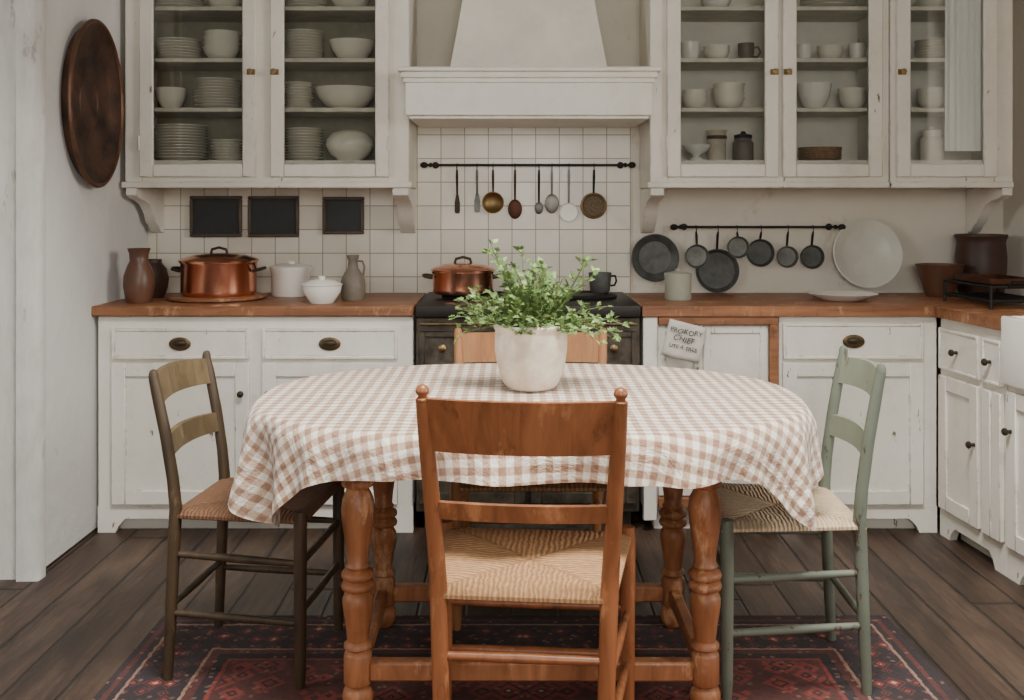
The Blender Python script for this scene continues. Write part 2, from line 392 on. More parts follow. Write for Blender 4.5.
base_cabinet('white painted sink unit at right edge of the kitchen',PR(.48,0,0),RA,.92,.58,
  [('door',.02,.44,.115,.655,.05,.52),('door',.47,.9,.115,.655,.5,.52)],.675)
# sink
b=NBM()
box(b,.49,1.10,-.035,.0,.68,.915,.008,MR,2); box(b,.49,1.10,.43,.465,.68,.915,.008,MR,2); box(b,.49,.525,-.002,.432,.68,.915,.008,MR,2); box(b,1.065,1.10,-.002,.432,.68,.915,.008,MR,2); box(b,.5,1.09,-.01,.44,.68,.71,0,MR)
tag(obj('butler_sink',b,'ceramic2'),'white ceramic butler sink set into the right-hand worktop','sink')
# worktops
b=NBM(); box(b,X(93,FY),X(414,FY),3.945,BY-.009,.86,.90,.005); tag(obj('worktop',b,'worktop'),'brown wooden worktop left of the range under three black plaques','worktop')
b=NBM(); pts=[(.515,3.945),PR(.02,-.025),PR(.487,-.025),PR(.487,.47),PR(1.103,.47),PR(1.103,-.025),PR(1.4,-.025),PR(1.4,.6),(2.225,4.561),(.515,4.561)]
prism(b,pts,.86,.90); bmesh.ops.bevel(b,geom=[e for e in b.edges if abs(e.verts[0].co.z-e.verts[1].co.z)<1e-5],offset=.004,segments=1,affect='EDGES')
tag(obj('worktop',b,'worktop'),'brown wooden L-shaped worktop running right of the range into the corner','worktop')
# ------------------------------------------------------------------ range
rx0,rx1=-.384,.511
t=thing('range_cooker','worn grey-brown metal range cooker under the mantel hood','cooker',((rx0+rx1)/2,FY,0))
W=(rx1-rx0)/2-.002
b=NBM(); box(b,-W,W,.0,.58,.08,.855,.006); box(b,-W+.03,W-.03,.05,.56,0,.08); obj('body',b,'range',t)
b=NBM(); box(b,-W,W,-.03,.585,.856,.905,.01,I4,2); obj('cooktop',b,'rangetop',t)
for a0,a1 in ((-W+.015,-.01),(.01,W-.015)):
    d=obj('oven_door',front_panel(a0,a1,.12,.64,.045,.024,.010),'range',t)
    b=NBM(); tube(b,[(a0+.05,-.05,.60),(a1-.05,-.05,.60)],.008); 
    for q in (a0+.08,a1-.08): tube(b,[(q,-.02,.60),(q,-.05,.60)],.006,8)
    obj('handle',b,'bronze',d)
for a0,a1 in ((-W+.015,-W+.20),(-W+.21,W-.21),(W-.20,W-.015)):
    d=obj('drawer',front_panel(a0,a1,.655,.80,.022,.02,.010),'range',t); knob(d,(a0+a1)/2,.735,-.014,'brass',.016)
b=NBM(); tube(b,[(-W+.02,-.045,.832),(W-.02,-.045,.832)],.006)
for q in (-W+.06,0,W-.06): tube(b,[(q,0,.832),(q,-.045,.832)],.006,8)
obj('rail',b,'agedbrass',t)
for px in (-.21,.23):
    b=NBM(); lathe(b,[(0,0),(.15,0),(.155,.012),(.14,.02),(.12,.02),(.115,.012),(0,.012)],32,Matrix.Translation((px,.29,.905))); obj('burner',b,'iron',t)
# ------------------------------------------------------------------ hood
t=thing('range_hood','white mantel range hood with tapering chimney above the tiled range wall','hood',(X(529,4.08),BY-.009,0))
yf=4.05-(BY-.009)
zb,ztp=Z(115,4.05),Z(67,4.05)
b=NBM(); box(b,-.505,.505,yf+.02,0,zb,ztp-.05,.004); box(b,-.49,.49,yf+.035,-.002,zb-.012,zb,.002); obj('mantel',b,'white2',t)
b=NBM(); box(b,-.512,.512,yf+.008,0,ztp-.062,ztp-.042,.005,I4,2); box(b,-.522,.522,yf-.004,0,ztp-.043,ztp-.018,.006,I4,2); box(b,-.534,.534,yf-.018,0,ztp-.019,ztp,.004); obj('cornice',b,'white2',t)
b=NBM(); z2=2.55
def rect(w,y,z): return [b.verts.new((-w,0,z)),b.verts.new((-w,y,z)),b.verts.new((w,y,z)),b.verts.new((w,0,z))]
r=[rect(.33,yf+.08,ztp-.001),rect(.325,yf+.09,ztp+.012),rect(.295,yf+.15,ztp+.20),rect(.262,yf+.22,ztp+.42),rect(.24,yf+.26,z2)]
for p,q in zip(r,r[1:]):
    for k in range(4): b.faces.new([p[k],p[(k+1)%4],q[(k+1)%4],q[k]])
b.faces.new(r[0]); b.faces.new(r[-1]); obj('chimney',b,'hood',t)
# ------------------------------------------------------------------ wall cabinets
CF=4.22; SH=[1.491,1.7165,1.929,2.15]
def wall_cabinet(label,x0,x1,doors,corbels,inner='inner'):
    z0,z1=1.376,2.55
    t=thing('wall_cabinet',label,'cabinet',(0,0,0))
    t.location=((x0+x1)/2,CF,z0); ox=(x0+x1)/2
    Mx=Matrix.Translation((-ox,-CF,-z0))
    b=NBM(); yb=BY-.009
    box(b,x0,x0+.02,CF+.024,yb,z0,z1,0,Mx); box(b,x1-.02,x1,CF+.024,yb,z0,z1,0,Mx)
    box(b,x0+.02,x1-.02,CF+.024,yb,z0+.02,SH[0]-.001,0,Mx); box(b,x0+.02,x1-.02,CF+.024,yb,z1-.02,z1,0,Mx)
    xs=[x0]
    for d in doors: xs+=[d[0]+.008,d[1]-.008]
    xs.append(x1)
    for k in range(0,len(xs),2): box(b,xs[k],xs[k+1],CF,CF+.026,z0,z1,.003,Mx)
    for d in doors: box(b,d[0]+.006,d[1]-.006,CF+.001,CF+.025,z0,SH[0]-.002,0,Mx)
    obj('body',b,'white',t)
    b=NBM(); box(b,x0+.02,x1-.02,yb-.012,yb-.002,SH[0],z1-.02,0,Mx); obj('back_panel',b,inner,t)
    b=NBM(); box(b,x0-.012,x1+.012 if x1<2 else x1,CF-.012,CF+.02,z0-.004,z0+.022,.006,Mx,2); obj('moulding',b,'white',t)
    for z in SH[1:]:
        b=NBM(); box(b,x0+.021,x1-.021,CF+.056,yb-.013,z-.018,z,.002,Mx); obj('shelf',b,'shelf',t)
    for k,d in enumerate(doors):
        fr=.058; dz0,dz1=Z(177,4.2),2.50
        b=NBM(); ya,yc=CF-.022,CF-.001
        box(b,d[0],d[0]+fr,ya,yc,dz0,dz1,.004,Mx); box(b,d[1]-fr,d[1],ya,yc,dz0,dz1,.004,Mx)
        box(b,d[0]+fr,d[1]-fr,ya,yc,dz0,dz0+.055,.004,Mx); box(b,d[0]+fr,d[1]-fr,ya,yc,dz1-.06,dz1,.004,Mx)
        dr=obj('door',b,'white',t)
        b=NBM(); box(b,d[0]+fr-.003,d[1]-fr+.003,CF-.013,CF-.010,dz0+.052,dz1-.057,0,Mx); obj('glass_pane',b,'glass',dr)
        kx=d[1]-.02 if d[2]>0 else d[0]+.02
        b=NBM(); zz=Z(72,4.2); lathe(b,[(0,0),(.012,0),(.008,.012),(.013,.018),(.012,.026),(0,.028)],12,Mx@Matrix.Translation((kx,ya,zz))@RX); box(b,kx-.018,kx+.018,ya-.004,ya,zz-.012,zz+.012,.002,Mx); obj('knob',b,'brass',dr)
        hx=d[0] if d[2]>0 else d[1]
        for hz in (1.56,2.3):
            b=NBM(); tube(b,[(hx,ya-.002,hz-.03),(hx,ya-.002,hz+.03)],.005,8,Mx); obj('hinge',b,'shelf',dr)
    for cx0,cx1 in corbels:
        b=NBM(); dp=.335
        pr=[(0,0),(dp,0),(dp,-.03),(dp*.88,-.045),(dp*.75,-.05),(dp*.55,-.07),(dp*.4,-.11),(dp*.32,-.15),(dp*.22,-.165),(dp*.15,-.19),(0,-.20)]
        Mc=Mx@Matrix(((0,0,1,0),(-1,0,0,yb),(0,1,0,z0-.004),(0,0,0,1)))
        prism(b,pr,cx0,cx1,Mc); obj('corbel',b,'white',t)
    return t
def D(a,bb,s): return (X(a,4.2),X(bb,4.2),s)
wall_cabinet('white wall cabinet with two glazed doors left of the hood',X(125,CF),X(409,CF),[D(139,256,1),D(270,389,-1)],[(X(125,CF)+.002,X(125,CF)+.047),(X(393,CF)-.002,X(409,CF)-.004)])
wall_cabinet('white wall cabinet with two glazed doors just right of the hood',X(650,CF),X(889,CF),[D(667,779,1),D(783,883,-1)],[(X(650,CF)+.004,X(650,CF)+.06)],'inner2')
wall_cabinet('white narrow wall cabinet with one glazed door in the right corner',X(890,CF),X(1013,CF),[D(897,998,-1)],[(X(1003,CF),X(1013,CF))],'inner2')
# ------------------------------------------------------------------ crockery
ORD=['top','second','third','fourth','fifth','sixth','seventh','eighth','ninth','tenth','eleventh','twelfth']
DOOR=['first','second','third','fourth','fifth']; SN=['bottom shelf','second shelf up','third shelf up','top shelf']
cache={}
def plate_mesh(r):
    k=('p',round(r,3))
    if k not in cache:
        b=NBM(); lathe(b,[(0,0),(r*.55,0),(r*.6,.003),(r*.7,.007),(r,.016),(r*1.0,.0185),(r*.97,.0185),(r*.68,.011),(r*.58,.006),(0,.006)],32)
        o=obj('plate',b,'ceramic'); cache[k]=o.data; bpy.data.objects.remove(o)
    return cache[k]
def bowl_mesh(r,h,m='ceramic'):
    k=('b',round(r,3),round(h,3),m)
    if k not in cache:
        b=NBM(); lathe(b,[(0,0),(r*.42,0),(r*.44,.006),(r*.66,h*.2),(r*.88,h*.55),(r,h-.003),(r*1.02,h),(r*.97,h),(r*.84,h*.56),(r*.62,h*.24),(r*.35,.012),(0,.011)],32)
        o=obj('bowl',b,m); cache[k]=o.data; bpy.data.objects.remove(o)
    return cache[k]
def put(me,name,loc,label,cat,group=None):
    o=bpy.data.objects.new(name,me); COL.objects.link(o); o.location=loc; o.rotation_euler=(0,0,RND.random()*6)
    return tag(o,label,cat,group)
YC=4.40
def stack(kind,px,sh,n,r,door,word,h=.06,dy=0.):
    z=SH[sh]+.001; x=X(px,YC)
    for i in range(n):
        k=n-1-i; 
        if kind=='plate':
            me=plate_mesh(r); zz=z+i*.0125; cat='plate'
        else:
            me=bowl_mesh(r,h); zz=z+i*h*.36; cat='bowl'
        nm=kind
        lab=(f"{ORD[k]} {word} in its stack, {SN[sh]}, {DOOR[door]} glass door from left")
        put(me,nm,(x+RND.uniform(-.003,.003),YC+dy+RND.uniform(-.002,.002),zz),lab,cat,f"{word} stack on {SN[sh]} behind {DOOR[door]} glass door")
def single(px,sh,r,h,label,m='ceramic',cat='bowl',dy=0.):
    put(bowl_mesh(r,h,m),'bowl',(X(px,YC),YC+dy,SH[sh]+.001),label,cat)
stack('plate',180,3,4,.10,0,'cream plate'); single(224,3,.07,.05,'cream bowl on top shelf behind first glass door from left')
stack('plate',179,2,7,.094,0,'cream plate'); stack('bowl',222,2,4,.078,0,'cream bowl',.062)
single(171,1,.068,.095,'cream bowl standing alone on second shelf up behind first glass door'); stack('plate',217,1,10,.10,0,'cream plate')
stack('plate',181,0,12,.114,0,'cream plate'); stack('plate',227,0,7,.068,0,'small saucer')
stack('plate',306,3,3,.09,1,'cream plate'); single(350,3,.085,.06,'cream bowl on top shelf behind second glass door from left')
stack('plate',304,2,10,.085,1,'cream plate'); single(352,2,.098,.09,'wide cream bowl on third shelf up behind second glass door')
stack('plate',299,1,9,.062,1,'small saucer'); single(346,1,.134,.095,'very wide cream serving bowl on second shelf up behind second glass door')
stack('plate',304,0,11,.082,1,'cream plate')
b=NBM()
lathe(b,[(0,0),(.05,0),(.055,.008),(.085,.03),(.105,.07),(.1,.095),(.075,.125),(.03,.138),(0,.14)],32)
tag(obj('tureen',b,'ceramic',None,(X(350,YC),YC,SH[0]+.001)),'round cream covered tureen on bottom shelf behind second glass door','tureen')
def cup(px,sh,r,h,label,m='ceramic2',side=1,cat='cup',name='cup',dy=0,loc=None):
    t=thing(name,label,cat,loc or (X(px,YC),YC+dy,SH[sh]+.001))
    b=NBM(); lathe(b,[(0,0),(r*.7,0),(r*.74,.005),(r*.95,h*.4),(r,h),(r*.94,h),(r*.88,h*.42),(r*.6,.01),(0,.01)],24); obj('body',b,m,t)
    b=NBM(); tube(b,[(side*r*.9,0,h*.78),(side*(r+h*.22),0,h*.8),(side*(r+h*.34),0,h*.55),(side*(r+h*.2),0,h*.28),(side*r*.88,0,h*.25)],.0055,8); obj('handle',b,m,t)
single(716,3,.07,.06,'white bowl on top shelf behind third glass door from left','ceramic2')
cup(690,2,.040,.085,'white cup on third shelf up, left end behind third glass door',side=-1); stack('bowl',717,2,2,.058,2,'white bowl',.05); cup(746,2,.036,.08,'grey mug on third shelf up behind third glass door','greyjug',1)
stack('bowl',694,1,3,.055,2,'small white bowl',.05); stack('bowl',729,1,4,.068,2,'white bowl',.055)
b=NBM(); lathe(b,[(0,0),(.036,0),(.03,.01),(.014,.02),(.02,.03),(.05,.045),(.064,.07),(.062,.07),(.046,.05),(0,.036)],28)
tag(obj('footed_bowl',b,'ceramic2',None,(X(695,YC),YC-.03,SH[0]+.001)),'white footed bowl on bottom shelf behind third glass door','bowl')
t=thing('beaker','pale stoneware beaker on bottom shelf, middle of third glass door','beaker',(X(719,YC),YC+.05,SH[0]+.001))
b=NBM(); lathe(b,[(0,0),(.036,0),(.04,.01),(.042,.13),(.046,.14),(.04,.14),(.036,.02),(0,.012)],24); obj('body',b,'potw',t)
b=NBM(); lathe(b,[(.0425,.1),(.045,.104),(.045,.112),(.0425,.116)],24); obj('band',b,'terra',t)
def jar(px,sh,r,h,label,m,lid):
    t=thing('storage_jar',label,'jar',(X(px,YC),YC-.02,SH[sh]+.001))
    b=NBM(); lathe(b,[(0,0),(r*.95,0),(r,.006),(r,h*.8),(r*.8,h*.9),(r*.8,h),(0,h)],24); obj('body',b,m,t)
    b=NBM(); lathe(b,[(0,h),(r*.86,h),(r*.86,h+.014),(r*.3,h+.02),(r*.2,h+.03),(0,h+.032)],24); obj('lid',b,lid,t)
jar(742,0,.045,.10,'grey jar with dark lid on bottom shelf behind third glass door','greyjug','iron')
stack('plate',828,3,5,.12,3,'cream plate')
cup(804,2,.034,.075,'white cup on third shelf up, left end behind fourth glass door',side=-1); stack('bowl',830,2,2,.056,3,'white bowl',.05); cup(857,2,.034,.078,'white mug on third shelf up, right end behind fourth glass door',side=1)
single(814,1,.076,.115,'deep white mixing bowl on second shelf up behind fourth glass door','ceramic2'); stack('bowl',852,1,3,.058,3,'white bowl',.055)
b=NBM(); lathe(b,[(0,0),(.07,0),(.085,.02),(.09,.055),(.094,.06),(.086,.06),(.08,.02),(0,.012)],28)
for k in range(5): tube(b,[(.087*math.cos(a*PI/12)*(1+.002*k),.087*math.sin(a*PI/12)*(1+.002*k),.012+.01*k) for a in range(24)],.0045,6,I4,True)
tag(obj('basket',b,'basket',None,(X(820,YC),YC,SH[0]+.001)),'round wicker basket on bottom shelf behind fourth glass door','basket')
stack('plate',936,2,7,.088,4,'cream plate'); single(935,3,.08,.06,'cream bowl on top shelf behind fifth glass door from left')
stack('bowl',932,1,3,.06,4,'cream bowl',.055); jar(930,0,.05,.12,'cream lidded jar on bottom shelf behind fifth glass door','ceramic','ceramic')
# white sheet added to stand for a window reflected in the cabinet glass
b=NBM(); cx0,cx1=X(946,4.255),X(990,4.255); n=48; rows=[]
for j in range(9):
    z=2.49-(2.49-1.53)*j/8
    rows.append([b.verts.new((cx0+(cx1-cx0)*k/n+.006*j/8*math.sin(k*.9),4.2595+.0075*math.sin(k*.95+.2*j)+.0025*math.sin(k*2.3),z)) for k in range(n+1)])
for p,q in zip(rows,rows[1:]):
    for k in range(n): b.faces.new([p[k],p[k+1],q[k+1],q[k]])
o=tag(obj('window_reflection',b,'sheer',sharp=180),'white gathered sheet standing for a window reflection in the glazed corner cabinet','window_reflection')
# ------------------------------------------------------------------ wall items
for px0,px1,py0,py1,lab in ((190,242,196,237,'black framed slate plaque on tiles, leftmost of three'),(248,299,196,237,'black framed slate plaque on tiles, middle of three'),(323,364,197,234,'smaller black slate plaque on tiles nearest the hood')):
    d=BY-.02; x0,x1,z0,z1=X(px0,d),X(px1,d),Z(py1,d),Z(py0,d)
    t=thing('wall_plaque',lab,'plaque',((x0+x1)/2,BY-.009,(z0+z1)/2),0,'black plaques on the tiles'); w,h=(x1-x0)/2,(z1-z0)/2
    b=NBM(); f=.015
    for q in ((-w,w,-h,-h+f),(-w,w,h-f,h),(-w,-w+f,-h+f,h-f),(w-f,w,-h+f,h-f)): box(b,q[0],q[1],-.022,0,q[2],q[3],.004)
    obj('frame',b,'frame',t); b=NBM(); box(b,-w+f-.001,w-f+.001,-.010,0,-h+f-.001,h-f+.001); obj('panel',b,'slate',t)
# copper tray on left wall
t=thing('wall_tray','large oval aged copper tray hung on the left wall','tray',(-1.6585,3.90,1.695))
b=NBM(); Mt=Matrix.Rotation(PI/2,4,'Y')@Matrix.Diagonal((.325,.25,1,1))
lathe(b,[(0,.008),(.30,.008),(.32,.012),(.34,.008),(.76,.008),(.80,.013),(.95,.040),(1.0,.044),(1.0,.036),(.9,.001),(0,.001)],72,Mt); obj('dish',b,'coppertray',t)
b=NBM(); tube(b,[Mt@Vector((.985*math.cos(k*PI/36),.985*math.sin(k*PI/36),.042)) for k in range(72)],.009,8,I4,True); obj('rim',b,'copperrim',t)
# utensil rails
DR=4.53
def rail(px0,px1,py,label,m):
    d=DR; z=Z(py,d); x0,x1=X(px0,d),X(px1,d); t=thing('utensil_rail',label,'rail',((x0+x1)/2,d,z)); w=(x1-x0)/2
    b=NBM(); tube(b,[(-w,0,0),(w,0,0)],.0055,10); obj('bar',b,m,t)
    for s in (-1,1):
        b=NBM(); ball(b,(s*w,0,0),(.018,.012,.014)); ball(b,(s*(w-.03),0,0),(.008,.011,.011)); obj('finial',b,m,t)
        b=NBM(); tube(b,[(s*(w-.05),.0,0),(s*(w-.05),.031,0)],.006,8); lathe(b,[(0,0),(.016,0),(.014,.006),(0,.008)],14,Matrix.Translation((s*(w-.05),.031,0))@RX); obj('bracket',b,m,t)
    return z
z1=rail(424,632,165,'black iron utensil rail on tiles above the range','iron')
z2=rail(674,842,227,'thin black iron pan rail under the right wall cabinets','iron')
def hook(parent,m='iron'):
    b=NBM(); tube(b,[(0,.0075*math.cos(a),.0075*math.sin(a)) for a in [PI*k/8 for k in range(9)]]+[(0,-.009,-.012),(0,-.007,-.022),(0,.0,-.024)],.0021,6); obj('hook',b,m,parent)
def utensil(name,label,px,kind,Lc,r,m,mh=None):
    t=thing('hanging_'+name,label,'utensil',(X(px,DR),DR,z1),0,'utensils hanging above the range'); hook(t)
    mh=mh or m; top=-.022; ye=.022
    b=NBM(); e=-Lc+(r if kind!='spatula' else .05)
    tube(b,[(0,-.004,top),(0,-.002,top-.03),(0,ye,e)],[.0045,.006,.0045],8); obj('handle',b,mh,t)
    b=NBM()
    if kind=='ladle': lathe(b,[(0,-r*.55),(r*.5,-r*.48),(r*.85,-r*.25),(r,0),(r*.95,0),(r*.8,-r*.22),(r*.45,-r*.42),(0,-r*.48)],24,Matrix.Translation((0,.004,-Lc))@RX)
    elif kind=='spoon': ball(b,(0,ye+.0005,-Lc),(r*.72,.009,r))
    elif kind in('disc','sieve'):
        lathe(b,[(0,0),(r*.9,0),(r,.008),(r*.97,.011),(r*.86,.005),(0,.004)],28,Matrix.Translation((0,ye+.009,-Lc))@RX)
        if kind=='sieve':
            q=NBM(); tube(q,[(r*math.cos(k*PI/18),ye-.001,-Lc+r*math.sin(k*PI/18)) for k in range(36)],.006,8,I4,True); obj('rim',q,'brass',t)
    else:
        prism(b,[(-r*.5,.055),(r*.5,.055),(r,.02),(r,-.02),(r*.7,-.03),(-r*.7,-.03),(-r,-.02),(-r,.02)],-.0015,.0015,Matrix.Translation((0,ye+.008,-Lc))@RX.inverted()@Matrix.Diagonal((1,-1,1,1)))
    obj('head',b,m,t)
utensil('turner','thin dark turner, leftmost utensil hanging on the rail',457,'spatula',.19,.012,'bronze')
utensil('turner','slim grey turner between leftmost turner and round ladle',477,'spatula',.185,.014,'greypan')
utensil('ladle','round brass ladle hanging on the rail, third from left',493,'ladle',.17,.05,'brass','bronze')
utensil('serving_spoon','dark oval serving spoon hanging right of brass ladle',515,'spoon',.20,.045,'copperdark','bronze')
utensil('serving_spoon','slim grey long spoon hanging in middle of the rail',539,'spoon',.195,.028,'greypan','iron')
utensil('serving_spoon','pale metal spoon hanging left of the white skimmer',552,'spoon',.175,.045,'pewter')
utensil('skimmer','round pale skimmer hanging left of the brass-rimmed sieve',569,'disc',.215,.044,'ceramic','pewter')
utensil('sieve','large round brass-rimmed sieve, rightmost utensil on the rail',594,'sieve',.185,.054,'sieve','iron')
def pan(label,px,cy,rp,m,yo):
    d=DR; r=rp*d/1000; Lc=z2-Z(cy,d)
    t=thing('hanging_pan',label,'pan',(X(px,d),d,z2),0,'pans hanging on the right rail'); hook(t)
    b=NBM(); tube(b,[(0,-.004,-.022),(0,-.004+yo*.5,-.04),(0,yo,-Lc+r*.95)],[.004,.006,.005],8); obj('handle',b,'iron',t)
    b=NBM(); lathe(b,[(0,0),(r*.8,0),(r*.86,.004),(r,.024),(r,.027),(r*.97,.027),(r*.82,.008),(0,.004)],32,Matrix.Translation((0,yo+.014,-Lc))@RX); obj('pan_body',b,m,t)
pan('small grey pan hanging at left end of the pan rail',696,256,12,'greypan',-.018)
pan('largest grey pan hanging low on the pan rail',718,271,22,'darkpan',.022)
pan('small grey pan hanging high behind largest pan handle',737,247,11,'greypan',-.018)
pan('medium grey pan hanging third from right on the rail',761,253,14,'darkpan',.018)
pan('small grey pan hanging second from right on the rail',788,257,11,'greypan',.018)
pan('small grey pan hanging at right end of the pan rail',813,257,12,'darkpan',.018)
def standing_plate(label,px,cy,rp,m,lean,name='plate',off=.012):
    d=4.52; r=rp*d/1000
    b=NBM(); lathe(b,[(0,0),(r*.6,0),(r*.68,.005),(r*.98,.022),(r,.027),(r*.965,.028),(r*.93,.024),(r*.72,.014),(r*.68,.009),(0,.007)],44)
    zc=Z(cy,d); zc=max(zc,.9015+r*math.cos(lean)) if lean>.1 else zc
    o=obj(name,b,m,None,(X(px,d),BY-off-r*math.sin(lean),zc),(PI/2-lean,0,0)); 
    return tag(o,label,'plate')
standing_plate('dark grey round metal plate on wall left of the pan rail',656,258,24,'darkpan',.0,'hanging_plate',off=.002)
standing_plate('large pale cream plate leaning upright against the wall on worktop',867,254,35,'creamplate',.17)
# ------------------------------------------------------------------ worktop items
ZW=.9005
def covered_pot(name,label,px,d,r,h,z,m='copper'):
    t=thing(name,label,'pot',(X(px,d),d,z))
    b=NBM(); lathe(b,[(0,0),(r*.94,0),(r*.99,.008),(r,.02),(r,h-.012),(r*1.04,h-.004),(r*1.04,h),(0,h)],40); obj('body',b,m,t)
    b=NBM(); lathe(b,[(r*1.06,h),(r*1.07,h+.006),(r*1.0,h+.012),(r*.7,h+.026),(r*.2,h+.034),(0,h+.035)],40); l=obj('lid',b,m,t)
    b=NBM(); tube(b,[(-.035,0,h+.03),(-.03,0,h+.05),(0,0,h+.058),(.03,0,h+.05),(.035,0,h+.03)],.006,8); obj('knob',b,'bronze',l)
    for s in (-1,1):
        b=NBM(); tube(b,[(s*r*.98,-.045,h*.72),(s*(r+.03),-.042,h*.78),(s*(r+.04),0,h*.8),(s*(r+.03),.042,h*.78),(s*r*.98,.045,h*.72)],.007,8); obj('handle',b,'bronze',t)
b=NBM(); lathe(b,[(0,0),(.195,0),(.205,.006),(.205,.014),(.195,.018),(0,.016)],44); tag(obj('round_board',b,'worktop',None,(X(217,4.26),4.26,ZW)),'round wooden board under the large copper stockpot','board')
covered_pot('stockpot','large lidded copper stockpot on round board on left worktop',219,4.26,.156,.142,ZW+.0185)
covered_pot('saucepot','lidded copper pot standing on the range behind the plant',463,4.24,.128,.095,.9265)
def lath(name,label,cat,prof,m,px,d,z=ZW,seg=32):
    b=NBM(); lathe(b,prof,seg); return tag(obj(name,b,m,None,(X(px,d),d,z)),label,cat)
lath('vase','tall brown glazed vase at left end of worktop','vase',[(0,0),(.045,0),(.054,.02),(.062,.07),(.06,.11),(.046,.15),(.036,.17),(.038,.20),(.046,.222),(.04,.222),(.03,.19),(0,.18)],'terra',139,4.10)
lath('jar','dark brown round jar behind the tall brown vase','jar',[(0,0),(.05,0),(.065,.04),(.07,.08),(.06,.125),(.04,.15),(.04,.165),(.033,.165),(0,.15)],'terradk',152,4.32)
t=thing('canister','white ceramic canister with flat lid beside the copper stockpot','canister',(X(291,4.40),4.40,ZW))
b=NBM(); lathe(b,[(0,0),(.078,0),(.084,.008),(.084,.1),(.09,.112),(.09,.118),(0,.118)],32); obj('body',b,'ceramic2',t)
b=NBM(); lathe(b,[(.09,.118),(.092,.13),(.06,.14),(.015,.142),(.016,.152),(0,.154)],32); obj('lid',b,'ceramic2',t)
t=thing('sugar_bowl','small white lidded bowl in front of the white canister','bowl',(X(322,4.08),4.08,ZW))
b=NBM(); lathe(b,[(0,0),(.045,0),(.05,.006),(.076,.045),(.08,.07),(0,.07)],32); obj('body',b,'ceramic2',t)
b=NBM(); lathe(b,[(.08,.07),(.084,.076),(.05,.092),(.012,.097),(.014,.108),(0,.112)],32); obj('lid',b,'ceramic2',t)
t=thing('jug','slender grey-brown stoneware bottle jug left of the range','jug',(X(353,4.2),4.2,ZW))
b=NBM(); lathe(b,[(0,0),(.044,0),(.05,.01),(.052,.05),(.05,.085),(.036,.115),(.022,.135),(.019,.165),(.025,.178),(.026,.19),(.019,.19),(.015,.16),(0,.15)],28); obj('body',b,'greyjug',t)
b=NBM(); tube(b,[(.018,0,.165),(.040,0,.163),(.048,0,.14),(.044,0,.11),(.038,0,.10)],.005,8); obj('handle',b,'greyjug',t)
# right of plant on range
t=thing('cooking_pot','small dark cup-like iron pot on the range right of the plant','pot',(X(600,4.28),4.28,.9265))
b=NBM(); lathe(b,[(0,0),(.036,0),(.042,.008),(.047,.05),(.049,.085),(.045,.085),(.042,.05),(0,.02)],30); obj('body',b,'darkpan',t)
b=NBM(); tube(b,[(.045,0,.07),(.066,0,.070),(.070,0,.048),(.062,0,.03),(.045,0,.028)],.0045,8); obj('handle',b,'iron',t)
t=thing('canister','small grey-green enamel canister on worktop below the pan rail','canister',(X(678,4.22),4.22,ZW))
b=NBM(); lathe(b,[(0,0),(.053,0),(.056,.006),(.056,.10),(0,.10)],28); obj('body',b,'enamel',t)
b=NBM(); lathe(b,[(0,.1),(.058,.1),(.058,.112),(.02,.12),(.012,.122),(.012,.13),(0,.132)],28); obj('lid',b,'enamel',t)
lath('platter','shallow white platter lying on worktop below the leaning plate','platter',[(0,0),(.08,0),(.09,.006),(.138,.026),(.145,.03),(.136,.03),(.085,.014),(0,.012)],'ceramic2',842,4.2)
lath('bowl','wide dark brown bowl on worktop left of the brown crock','bowl',[(0,0),(.055,0),(.06,.01),(.085,.08),(.097,.13),(.102,.14),(.094,.14),(.078,.08),(.045,.02),(0,.02)],'terra',940,4.38)
lath('crock','dark brown round-sided crock in back right corner','crock',[(0,0),(.085,0),(.094,.015),(.104,.10),(.106,.17),(.100,.235),(.104,.25),(.110,.262),(.108,.27),(.098,.27),(.093,.235),(.098,.15),(.08,.03),(0,.03)],'terradk',981,4.44)
t=thing('wire_rack','dark two-tier metal rack standing on the right corner worktop','rack',(1.93,4.0,ZW),RA+PI/2)
rw,rl=.115,.17
for z in (.03,.085):
    b=NBM(); tube(b,[(-rw,-rl,z),(rw,-rl,z),(rw,rl,z),(-rw,rl,z)],.006,8,I4,True); obj('frame',b,'iron',t)
    b=NBM()
    for k in range(9): yy=-rl+2*rl*(k+.5)/9; tube(b,[(-rw,yy,z),(rw,yy,z)],.0035,6)
    tube(b,[(0,-rl,z-.004),(0,rl,z-.004)],.004,6); obj('grid',b,'iron',t)
for sx in (-1,1):
    for sy in (-1,1):
        b=NBM(); tube(b,[(sx*rw,sy*rl,.001),(sx*rw,sy*rl,.03),(sx*rw,sy*rl,.088)],[.007,.006,.006],8); obj('leg',b,'iron',t)
    b=NBM(); tube(b,[(-.045,sx*rl,.085),(-.042,sx*(rl+.025),.11),(.042,sx*(rl+.025),.11),(.045,sx*rl,.085)],.005,8); obj('handle',b,'iron',t)
b=NBM(); box(b,-.09,.09,-.13,.13,.0,.004,.001); 
for q in ((-.095,-.09,-.135,.135),(.09,.095,-.135,.135),(-.09,.09,-.135,-.13),(-.09,.09,.13,.135)): box(b,q[0],q[1],q[2],q[3],0,.022,.001)
tag(obj('baking_tin',b,'copperdark',None,(1.93,4.0,ZW+.092),(0,0,RA+PI/2)),'flat dark baking tin lying on top of the metal rack','tin')
